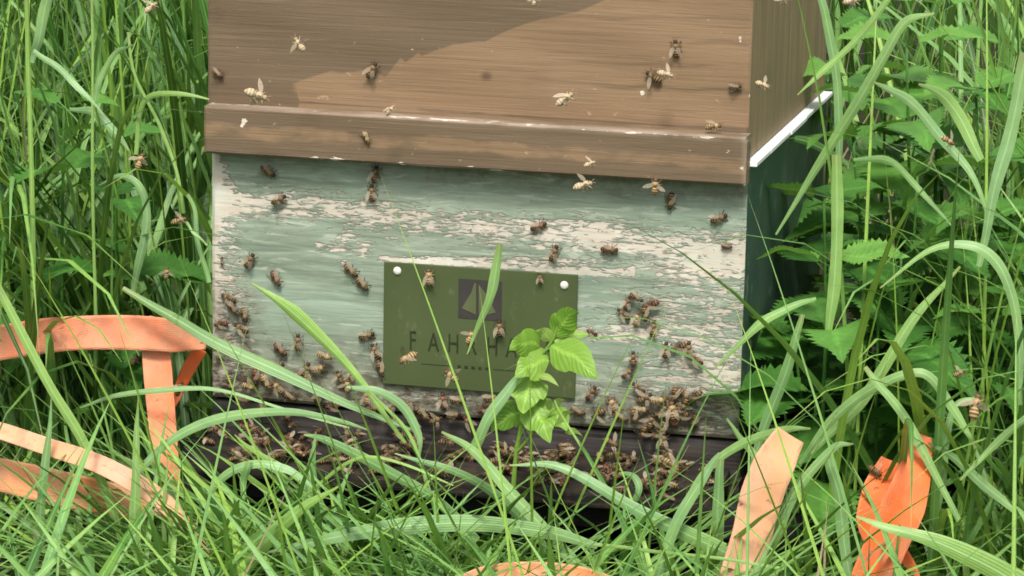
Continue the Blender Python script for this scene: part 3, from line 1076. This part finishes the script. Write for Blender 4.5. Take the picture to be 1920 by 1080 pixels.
def nettle(px, py, Y, label, tiers=5, gap=.055, size=.075, lean=(0, 0), a0=0.0, tone=.5, group='nettles beside the hive'):
    """px, py: the tip of the plant"""
    tip = at(px, py, Y)
    base = np.array([tip[0] + lean[0], tip[1] + lean[1], .0])
    mid = (tip + base) / 2 + np.array([random.uniform(-.012, .012), random.uniform(-.01, .01), 0])
    root = empty('nettle', tuple(base))
    tag(root, label, 'plant', group)
    C = spline([base, mid, tip], 40)
    st = stem_obj('stem', [base, mid, tip], .0026, .0012, M['nettle'], None, .6)
    child(st, root)
    for i in range(tiers):
        z = tip[2] - gap * i * (1 + .1 * i) - .002
        j = int(np.argmin(np.abs(C[:, 2] - z)))
        s = size * (.42 + .58 * min(1, (i + .35) / 2.0)) * random.uniform(.9, 1.1)
        for h in (0, 1):
            a = a0 + i * math.pi / 2 + h * math.pi + random.uniform(-.25, .25)
            el = .45 - .35 * min(1, i / 2)
            d = np.array([math.cos(a) * math.cos(el), math.sin(a) * math.cos(el), math.sin(el)])
            rb = Ribbons()
            pet = C[j] + d * s * .2
            rb.add(np.array([C[j], (C[j] + pet) / 2, pet]), .002, np.cross(d, [0, 0, 1.]), .1, tone)
            toothed_leaf(rb, pet, d, s, s * random.uniform(.56, .68), random.uniform(.35, .7), min(1, max(0, tone + random.uniform(-.2, .2) + (.25 if i == 0 else 0))), .22)
            child(rb.build('leaf', M['nettle']), root)
    return root


nettle(1556, 500, -.02, 'nettle with its pointed top leaves spread right beside the dark green hive side', 5, .045, .10, (.01, .02), .1, .65)
nettle(1648, 560, .03, 'nettle with broad round leaves just right of the one touching the hive side', 5, .045, .11, (.02, .02), .9, .45)
nettle(1700, 90, .22, 'tall nettle showing bright leaves right of the brown roof near the top edge', 7, .06, .11, (.02, .03), .3, .8)
nettle(1600, 270, .16, 'tall nettle whose leaves overlap the far end of the white metal strip', 7, .055, .11, (.03, .03), 1.0, .4)
nettle(1770, 20, .30, 'tallest nettle behind the right hand grass near the top edge', 8, .06, .11, (.02, .03), .7, .7)
nettle(1720, 330, .12, 'mid height nettle among grass blades between the hive and the right edge', 6, .055, .11, (.02, .02), .5, .5)
nettle(1860, 600, .05, 'nettle with toothed leaves at the right edge above the large tan bee', 5, .05, .08, (.02, .02), .2, .5)
nettle(1790, 500, .12, 'shaded nettle half hidden behind the arching blade at the right', 6, .05, .08, (.02, .02), 1.1, .3)
nettle(1530, 740, .03, 'low nettle at the hive foot between hive side and beige strap', 3, .04, .07, (.01, .02), .6, .45)
nettle(1900, 330, .2, 'nettle at the right edge level with the roof trim', 6, .055, .11, (.02, .02), .2, .55)
nettle(1490, 640, .03, 'nettle with a wide drooping leaf against the dark green hive side', 4, .045, .11, (.01, .02), -.3, .35)
nettle(120, 205, .08, 'nettle with broad leaves in the tall grass at the upper left', 5, .05, .09, (-.01, .03), -.2, .6)
nettle(215, 262, .03, 'nettle with a single dull broad leaf left of the roof trim', 4, .05, .085, (-.01, .03), .4, .35)
nettle(285, 538, .06, 'low nettle behind the level salmon strap next to the hive', 3, .045, .08, (.0, .03), .15, .5)

for px, py, Y, a0, t in ((1640, 420, .16, .2, .45), (1590, 150, .34, .8, .6), (1660, 200, .30, .1, .7), (1560, 60, .50, .5, .55), (1830, 180, .25, 1.2, .6),
                         (1690, 480, .10, .3, .4), (1890, 90, .40, .6, .6), (1610, 640, .06, .9, .4), (1740, 640, .08, .4, .45), (1850, 420, .16, .9, .5), (1760, 230, .36, .2, .5), (1545, 380, .12, .6, .4)):
    nettle(px, py, Y, 'nettle in the dense dim stand between the grass blades right of the hive', 6, .05, .11, (.02, .02), a0, t, 'dim stand of nettles right of the hive')

# young plant before the name plate
sap = empty('young_plant', tuple(atz(968, 880, .06)))
tag(sap, 'young plant with glossy pale green leaves growing up in front of the name plate', 'plant')
SY = -.115
sp = [at(962, 920, SY), at(968, 850, SY), at(985, 760, SY), at(1000, 690, SY), at(1035, 640, SY), at(1050, 600, SY)]
child(stem_obj('stem', sp, .0022, .0012, M['sapling'], None, .5), sap)
child(stem_obj('stem', [at(968, 850, SY), at(1010, 800, SY - .01), at(1040, 765, SY - .01)], .0013, .0008, M['sapling'], None, .7), sap)


def sap_leaf(b, t, wpx, tone, droop=.25, tilt=.5, fold=.3, teeth=False):
    B, T = at(b[0], b[1], SY + b[2]), at(t[0], t[1], SY + t[2])
    d = T - B
    L = np.linalg.norm(d)
    side = unit(np.cross(d, unit(B - CAMP))) + np.array([0, tilt * random.choice((-1, 1)) * .4, .0])
    rb = Ribbons()
    d2 = unit(d) + np.array([0, 0, droop * .5])
    toothed_leaf(rb, B, d2, L * .9, wpx * mpp(B) * 1.08, droop + .25, tone, fold, teeth, side)
    child(rb.build('leaf', M['sapling']), sap)


sap_leaf((1012, 648, 0), (950, 632, -.03), 52, .35)
sap_leaf((1030, 676, 0), (955, 690, -.03), 62, .6)
sap_leaf((1030, 650, 0), (1140, 688, -.03), 66, .45)
sap_leaf((1042, 630, 0), (1078, 560, -.01), 52, .3)
sap_leaf((1038, 640, 0), (1110, 605, .015), 30, .9)
sap_leaf((1035, 640, 0), (1005, 606, -.01), 26, .95)
sap_leaf((998, 700, 0), (975, 778, -.03), 70, .5)
sap_leaf((990, 748, 0), (1042, 826, -.03), 66, .35)
sap_leaf((982, 770, 0), (905, 800, -.01), 52, .2)
sap_leaf((1035, 770, 0), (1070, 800, -.02), 40, .4)
for i, (b, t) in enumerate((((1030, 770), (1028, 728)), ((1040, 765), (1058, 730)), ((1045, 800), (1072, 745)), ((1060, 812), (1095, 800)), ((1010, 705), (1055, 712)))):
    sap_leaf((b[0], b[1], -.01), (t[0], t[1], -.02), 13, 1.0, .4, .2, .1)

# ---------------------------------------------------------------- single grass blades one can point to
GB = 'long grass blades around the hive'


def hero(pts, w, tone, label, Y, name='long_grass', fold=.3, roll=.0, mat='hero'):
    """pts: sight positions from root to tip, optional third value shifts Y; w: widths along it"""
    P = np.array([at(p[0], p[1], Y + (p[2] if len(p) > 2 else 0)) for p in pts])
    n = 8 * len(P)
    C = spline(P, n)
    t = np.linspace(0, 1, n)
    ph = len(label) + pts[0][0] * .1
    C = C + .0006 * np.stack([np.sin(t * 9 + ph), np.sin(t * 7 + 2 * ph) * 2, np.sin(t * 11 + 3 * ph)], 1) * np.minimum(1, np.minimum(t, 1 - t) * 6)[:, None]
    ww = .82 * np.interp(t, np.linspace(0, 1, len(w)), w) * (1 + .06 * np.sin(t * 13 + ph)) * np.array([mpp(p) for p in C])
    view = unit(C - CAMP)
    tan = unit(np.gradient(C, axis=0))
    side = unit(np.cross(tan, view))
    nor = np.cross(side, tan)
    rl = roll + .35 * np.sin(t * 3.1 + pts[0][0])
    side = side * np.cos(rl)[:, None] + nor * np.sin(rl)[:, None]
    rb = Ribbons()
    rb.add(C, ww / np.maximum(.75, np.cos(rl)), side, fold, tone)
    o = rb.build(name, M[mat])
    tag(o, label, 'grass blade', GB, 'thing')


H = hero
# left side
H([(64, 700), (62, 590), (58, 300), (54, 120), (50, -20)], [13, 12, 11, 10], .95, 'thick upright yellow green grass stalk at the far left', -.015, 'grass_stalk', .8)
H([(60, 118), (74, 70), (92, -20)], [10, 24, 24], .7, 'pale leaf leaning off the top of the thick stalk', -.018)
H([(180, 700), (178, 540), (175, 260), (171, -20)], [9, 8, 7, 6], .9, 'thin upright stalk right of the thick stalk at left', -.015, 'grass_stalk', .8)
H([(178, 190), (190, 140), (220, 98), (250, 84)], [12, 13, 11, 3], .72, 'short pale blade bowing right off the thin upright stalk', -.018)
H([(62, 95), (110, 130), (150, 165), (195, 215)], [10, 15, 13, 3], .65, 'blade slanting down right between the two upright stalks', -.10)
H([(130, 205), (175, 212), (215, 245), (242, 282)], [8, 20, 20, 4], .7, 'short pale blade over the nettle leaves at left', .0)
H([(255, 290), (262, 215), (285, 182), (335, 175), (392, 186)], [9, 12, 13, 12, 3], .9, 'yellow green blade bending level toward the roof trim end', -.02)
H([(345, 400), (332, 320), (300, 240), (255, 150), (240, 60)], [8, 8, 8, 7, 6], .9, 'thin stem leaning left beside the roof edge', -.01, 'grass_stalk')
H([(250, 548), (262, 490), (275, 410), (262, 352), (225, 330), (185, 348)], [12, 18, 19, 16, 12, 3], .68, 'hooked pale blade with a bent top left of the green box', -.03)
H([(392, 530), (374, 460), (366, 400), (352, 364)], [10, 11, 10, 8], .6, 'short blade right against the left edge of the green box', -.02)
H([(340, 410), (388, 460)], [7, 5], .8, 'thin pale stem touching the left edge of the green box', -.03, 'grass_stalk')
H([(245, 1100), (235, 1040), (200, 930), (150, 820), (100, 735), (65, 670), (30, 605), (-20, 510)], [14, 16, 20, 24, 22, 20, 18], .92, 'long yellow green blade crossing the level salmon strap at far left', -.20)
H([(252, 1110), (252, 960), (256, 840), (259, 745)], [30, 26, 16, 2], .8, 'straight pointed blade standing before the left straps', -.24)
H([(303, 1110), (307, 1010), (311, 920), (314, 850)], [13, 12, 8, 2], .85, 'narrow upright blade right of the straight pointed blade at left', -.22)
H([(62, 1080), (75, 960), (88, 850), (96, 745)], [18, 22, 18, 2], .6, 'bluish upright blade crossing the wide orange strap at far left', -.22)
H([(150, 765), (220, 742), (300, 731), (400, 731), (520, 762), (655, 802)], [4, 12, 13, 9, 6, 4], .72, 'thin pale stem crossing the hanging salmon strap toward the hive foot', -.07)
H([(215, 935), (280, 862), (345, 812), (430, 780), (540, 772), (640, 792), (690, 806)], [10, 18, 22, 22, 18, 10, 3], .68, 'arching pale blade over the dark boards at the left foot of the hive', -.16)
H([(770, 805), (640, 752), (520, 694), (400, 640), (330, 600), (230, 540)], [6, 20, 28, 28, 24, 10], .35, 'broad darker blade slanting up left across the lower left front', -.05)
H([(760, 830), (690, 735), (620, 655), (550, 585), (470, 530)], [8, 14, 24, 30, 3], .95, 'bright bent blade rising up left before the green front', -.07, fold=.6)
H([(840, 1020), (805, 920), (765, 812), (690, 732)], [10, 9, 8, 7], .92, 'thin stem carrying the bright bent blade', -.10, 'grass_stalk')
H([(650, 725), (700, 732), (755, 765), (785, 815), (786, 862)], [6, 18, 22, 16, 3], .7, 'short pale blade drooping under the lower left corner of the plate', -.09)
H([(1120, 1024), (1010, 996), (890, 980), (750, 988), (620, 1008), (500, 1036)], [14, 34, 40, 38, 28, 4], .72, 'very broad mint blade lying level across the bottom centre', -.26, fold=.2)
H([(1470, 1066), (1250, 1036), (1105, 1020)], [7, 8, 8], .9, 'level thin stem running right from the very broad mint blade', -.26, 'grass_stalk')
H([(1440, 1075), (1330, 1022), (1200, 958), (1100, 900), (1030, 872), (955, 872)], [36, 36, 30, 24, 16, 3], .62, 'long bluish blade slanting over the landing board crowd', -.19)
H([(1110, 1090), (1040, 1010), (960, 925), (890, 850), (828, 810)], [26, 28, 26, 22, 5], .8, 'bright blade leaning left beside the foot of the young plant', -.17)
H([(1062, 1085), (1002, 1000), (930, 930), (840, 880), (740, 850)], [16, 20, 22, 18, 3], .55, 'darker blade lying beneath the bright leaning blade at the bottom centre', -.15)
H([(876, 664), (900, 604), (926, 535), (937, 458)], [3, 12, 24, 14], .82, 'single short blade hanging over the plate emblem', -.12)
H([(885, 850), (920, 780), (955, 725), (985, 692)], [22, 26, 22, 4], .7, 'short pale blade left of the young plant stem', -.13)
H([(425, 1110), (480, 1030), (560, 960), (645, 905)], [58, 48, 24, 2], .95, 'broad vivid green blade leaning right at the bottom left', -.30)
H([(400, 1100), (480, 1005), (580, 925), (650, 868), (700, 858), (780, 880), (850, 910)], [10, 9, 8, 8, 8, 6, 3], .97, 'thin yellow stem bent over before the left landing board', -.18, 'grass_stalk')
H([(560, 1060), (575, 950), (584, 880), (592, 812)], [22, 24, 20, 3], .6, 'upright bluish blade before the left landing board', -.17)
H([(370, 960), (420, 895), (480, 868), (540, 880), (600, 925)], [10, 18, 20, 18, 3], .65, 'arched pale blade over the left pallet end', -.18)
H([(455, 960), (456, 910), (468, 866)], [3, 16, 18], .6, 'small blade hanging from the arched pale blade at left', -.185)
H([(690, 1075), (640, 1000), (560, 900), (480, 850), (440, 815)], [8, 9, 12, 12, 3], .95, 'slender yellow green blade leaning left under the lower left bees', -.15)
H([(930, 1060), (820, 940), (720, 880), (610, 825), (570, 815)], [22, 24, 24, 18, 4], .5, 'wide blade lying across the left landing board crowd', -.15)
H([(1215, 1060), (1160, 960), (1110, 870), (1055, 785), (1040, 750)], [8, 7, 6, 5, 3], .95, 'thin yellow stem slanting up left beside the young plant', -.16, 'grass_stalk')
# right side
H([(1575, 330), (1572, 230), (1568, 130), (1550, 40), (1530, -30)], [10, 20, 20, 20, 18], .6, 'bluish blade hanging along the far edge of the brown roof side', .05)
H([(1680, -20), (1600, 80), (1540, 135), (1495, 178)], [14, 16, 13, 3], .88, 'pale blade crossing in front of the brown roof side', .0)
H([(1455, 440), (1530, 320), (1600, 205), (1660, 100), (1700, 42), (1752, 25)], [5, 18, 24, 24, 20, 5], .82, 'long blade rising right from the dark green hive side', .02)
H([(1852, 400), (1820, 320), (1760, 255), (1700, 186), (1638, 154)], [8, 16, 22, 24, 5], .72, 'pale arched blade right of the white strip, lower of two', -.03)
H([(1840, 300), (1800, 225), (1770, 180), (1722, 158)], [20, 32, 28, 6], .85, 'wide short blade beside the pale arched blade at right', .02)
H([(1552, 640), (1562, 540), (1570, 400), (1568, 290)], [14, 28, 28, 22], .88, 'straight bright upright blade cut off at the top beside the hive side', -.04)
H([(1590, 310), (1545, 280), (1500, 262), (1458, 255)], [10, 20, 18, 3], .2, 'dark blade whose tip covers the white metal strip', .2)
H([(1600, 300), (1660, 300), (1720, 350), (1790, 430)], [8, 16, 14, 3], .65, 'bluish blade drooping right in the middle of the right hand grass', .0)
H([(1835, 500), (1862, 370), (1890, 260), (1925, 100)], [12, 26, 32, 30], .72, 'wide pale blade leaning up right at the right edge', -.08)
H([(1912, 760), (1910, 660), (1898, 560), (1870, 490), (1820, 460), (1740, 470), (1650, 540)], [10, 18, 24, 26, 20, 14, 3], .76, 'large arching blade at the right edge with its tip down left', -.12)
H([(1530, 560), (1470, 580), (1420, 612), (1340, 690)], [8, 18, 20, 4], .82, 'bright blade reaching left across the right edge of the green front', -.06)
H([(1405, 900), (1435, 800), (1475, 690), (1505, 590)], [14, 22, 26, 10], .55, 'broad blade leaning along the dark green hive side', -.06)
H([(1520, 850), (1600, 770), (1660, 680), (1720, 590), (1800, 500)], [14, 24, 28, 20, 6], .85, 'strong blade slanting up right over the nettles', -.06)
H([(1800, 980), (1740, 860), (1680, 760), (1622, 688)], [12, 20, 22, 10], .82, 'blade slanting down right over the bright orange straps', -.12)
H([(1500, 870), (1560, 790), (1640, 725), (1730, 698), (1790, 770), (1830, 840)], [10, 20, 22, 22, 20, 6], .8, 'arched blade above the orange straps', -.10)
H([(1930, 1110), (1860, 1064), (1760, 1020), (1680, 992), (1605, 968)], [64, 52, 38, 22, 4], .88, 'very broad bright blade entering from the bottom right corner', -.28)
H([(1595, 1090), (1580, 990), (1568, 910), (1550, 850)], [24, 28, 28, 20], .62, 'cut upright blade between the beige and the orange straps', -.15)
H([(1415, 1100), (1450, 1010), (1490, 920), (1560, 845), (1600, 832)], [26, 28, 26, 18, 4], .7, 'pale blade leaning right over the edge of the beige strap', -.17)
H([(1265, 975), (1320, 885), (1390, 835), (1470, 806), (1520, 804)], [8, 16, 22, 18, 4], .85, 'bright blade arching right before the lower right hive corner', -.14)
H([(1345, 1080), (1346, 1000), (1345, 930), (1352, 862)], [24, 28, 26, 14], .6, 'upright bluish blade before the right end of the landing board', -.16)
H([(1225, 1100), (1270, 980), (1320, 890), (1350, 850)], [26, 26, 20, 8], .68, 'pale blade leaning right before the right landing board', -.20)
H([(1450, 920), (1410, 850), (1362, 785)], [14, 18, 5], .8, 'short blade leaning left at the right foot of the front', -.12)
H([(1940, 985), (1860, 920), (1790, 862), (1740, 830)], [18, 22, 20, 4], .6, 'bluish blade slanting up left at the lower right edge', -.10)
H([(1180, 950), (1200, 920), (1188, 895), (1160, 888)], [14, 16, 16, 6], .6, 'small folded blade amid the right landing board crowd', -.14)
H([(1745, 1000), (1770, 900), (1775, 820), (1790, 760), (1835, 745)], [12, 16, 18, 14, 4], .65, 'narrow arched blade right of the bright orange straps', -.08)
H([(1930, 780), (1870, 830), (1800, 900)], [16, 18, 5], .75, 'blade reaching down left from the right edge near the large tan bee', -.14)

# ---------------------------------------------------------------- meadow grass nobody could count
def blade(rb, x, y, z, az, lean, curve, length, width, tone, fold=.35, n=9):
    t = np.linspace(0, 1, n)
    th = lean + curve * t ** 1.6
    ds = length / (n - 1)
    h = np.sin(th)
    step = np.stack([np.cos(az) * h, np.sin(az) * h, np.cos(th)], 1) * ds
    P = np.array([x, y, z]) + np.vstack([[0, 0, 0], np.cumsum(step[:-1], 0)])
    P[:, 2] = np.maximum(P[:, 2], .004 + .01 * t)
    w = width * np.minimum(1, (1 - t) * 2.2 + .03) * (.65 + .35 * np.minimum(1, t * 5))
    side = np.array([-math.sin(az), math.cos(az), 0]) + np.array([math.cos(az), math.sin(az), 0]) * random.uniform(-.8, .8)
    rb.add(P, w, side, fold, tone)


def in_hive(x, y, m=.0): return -.012 - m < x < W + .012 + m and -.10 - m < y < D + m


def tone_():
    return float(np.clip(random.gauss(.12, .12) if random.random() < .6 else random.gauss(.68, .2), 0, 1))


def patch(name, label_kind, n, xr, yr, lr, wr, lean, curve, stalk=.25, accept=None, mat='grass', zlim=None, cl=None, tmul=1.0):
    rb = Ribbons()
    made = 0
    while made < n:
        if random.random() < .6:
            cx, cy = random.uniform(*xr), random.uniform(*yr)
            m_ = random.randint(3, 7)
        else:
            cx, cy, m_ = random.uniform(*xr), random.uniform(*yr), 1
        for _ in range(m_):
            x, y = cx + random.gauss(0, .012), cy + random.gauss(0, .012)
            if in_hive(x, y) or (accept and not accept(x, y)): continue
            az = random.uniform(0, 2 * math.pi)
            L = random.uniform(*lr)
            ln, cv = random.uniform(*lean), random.uniform(*curve)
            ex, ey = x + math.cos(az) * L * math.sin(ln + cv * .5), y + math.sin(az) * L * math.sin(ln + cv * .5)
            if in_hive(ex, ey) or in_hive((x + ex) / 2, (y + ey) / 2): az += math.pi
            if random.random() < stalk:
                blade(rb, x, y, 0, az, ln * .4, cv * .25, L * 1.15, random.uniform(.0022, .0036), min(1, tone_() + .4), .9)
            else:
                blade(rb, x, y, 0, az, ln, cv, L, random.uniform(*wr), tone_() * tmul)
            made += 1
    tag(rb.build(name, M[mat]), kind='stuff')


# left bank, right bank, far meadow behind the hive
patch('grass', '', 1300, (-.75, -.015), (.25, 1.3), (.5, .85), (.0045, .0105), (.02, .40), (.2, 1.6), .42)
patch('grass', '', 480, (-.75, -.015), (.03, .35), (.35, .75), (.004, .010), (.1, .6), (1.2, 2.6), .1)
patch('grass', '', 160, (-.60, -.05), (-.02, .05), (.15, .45), (.005, .009), (.02, .4), (.2, 1.6), .3, lambda x, y: x < -.10)
patch('grass', '', 750, (.58, 1.15), (.20, 1.3), (.35, .80), (.004, .0095), (.03, .45), (.3, 1.9), .25)
patch('grass', '', 80, (.56, 1.0), (-.06, .14), (.15, .45), (.004, .008), (.05, .5), (.4, 1.8), .15)
patch('grass', '', 2200, (-1.8, 1.6), (1.2, 4.5), (.6, 1.0), (.006, .013), (.02, .4), (.2, 1.5), .3)
# brighter blades at the near side of both banks
def tone_(): return float(np.clip(random.gauss(.72, .17), 0, 1))
patch('grass', '', 300, (.53, .95), (-.06, .30), (.25, .62), (.004, .0095), (.05, .5), (.6, 2.2), .15)
patch('grass', '', 150, (-.55, -.03), (.0, .25), (.35, .70), (.004, .009), (.03, .4), (.3, 2.0), .35, lambda x, y: x < -.09 or y > .12)
def tone_(): return float(np.clip(random.gauss(.30, .15) if random.random() < .28 else random.gauss(.72, .18), 0, 1))
# trodden grass in front of the hive
open_side = lambda x, y: not ((x < .03 and y > -.43) or (x > .50 and y > -.30))
patch('grass', '', 1250, (-.45, .95), (-.62, -.13), (.16, .34), (.0045, .0095), (.75, 1.4), (.2, .8), .03, open_side)
patch('grass', '', 800, (-.02, .55), (-.34, -.10), (.14, .28), (.004, .008), (.5, 1.25), (.3, .9), .03, open_side)
patch('grass', '', 330, (.0, .22), (-.20, -.10), (.15, .25), (.0045, .009), (.5, 1.2), (.3, .9), .03)
patch('grass', '', 330, (-.45, .95), (-.50, -.12), (.20, .40), (.0018, .0032), (.7, 1.3), (.2, .7), .03, open_side)
patch('grass', '', 240, (.49, .95), (-.10, .04), (.12, .26), (.0045, .009), (.3, 1.1), (.4, 1.3), .04)
patch('grass', '', 130, (-.45, -.03), (-.10, .02), (.10, .2), (.004, .008), (.4, 1.2), (.4, 1.3), .04)
patch('dry_grass', '', 260, (-.45, .85), (-.5, -.08), (.08, .2), (.0018, .004), (1.0, 1.5), (.1, .3), .1, None, 'straw')
patch('dry_grass', '', 420, (-.8, 1.1), (.05, 1.2), (.2, .5), (.002, .004), (.2, 1.2), (.1, .8), .2, None, 'straw')
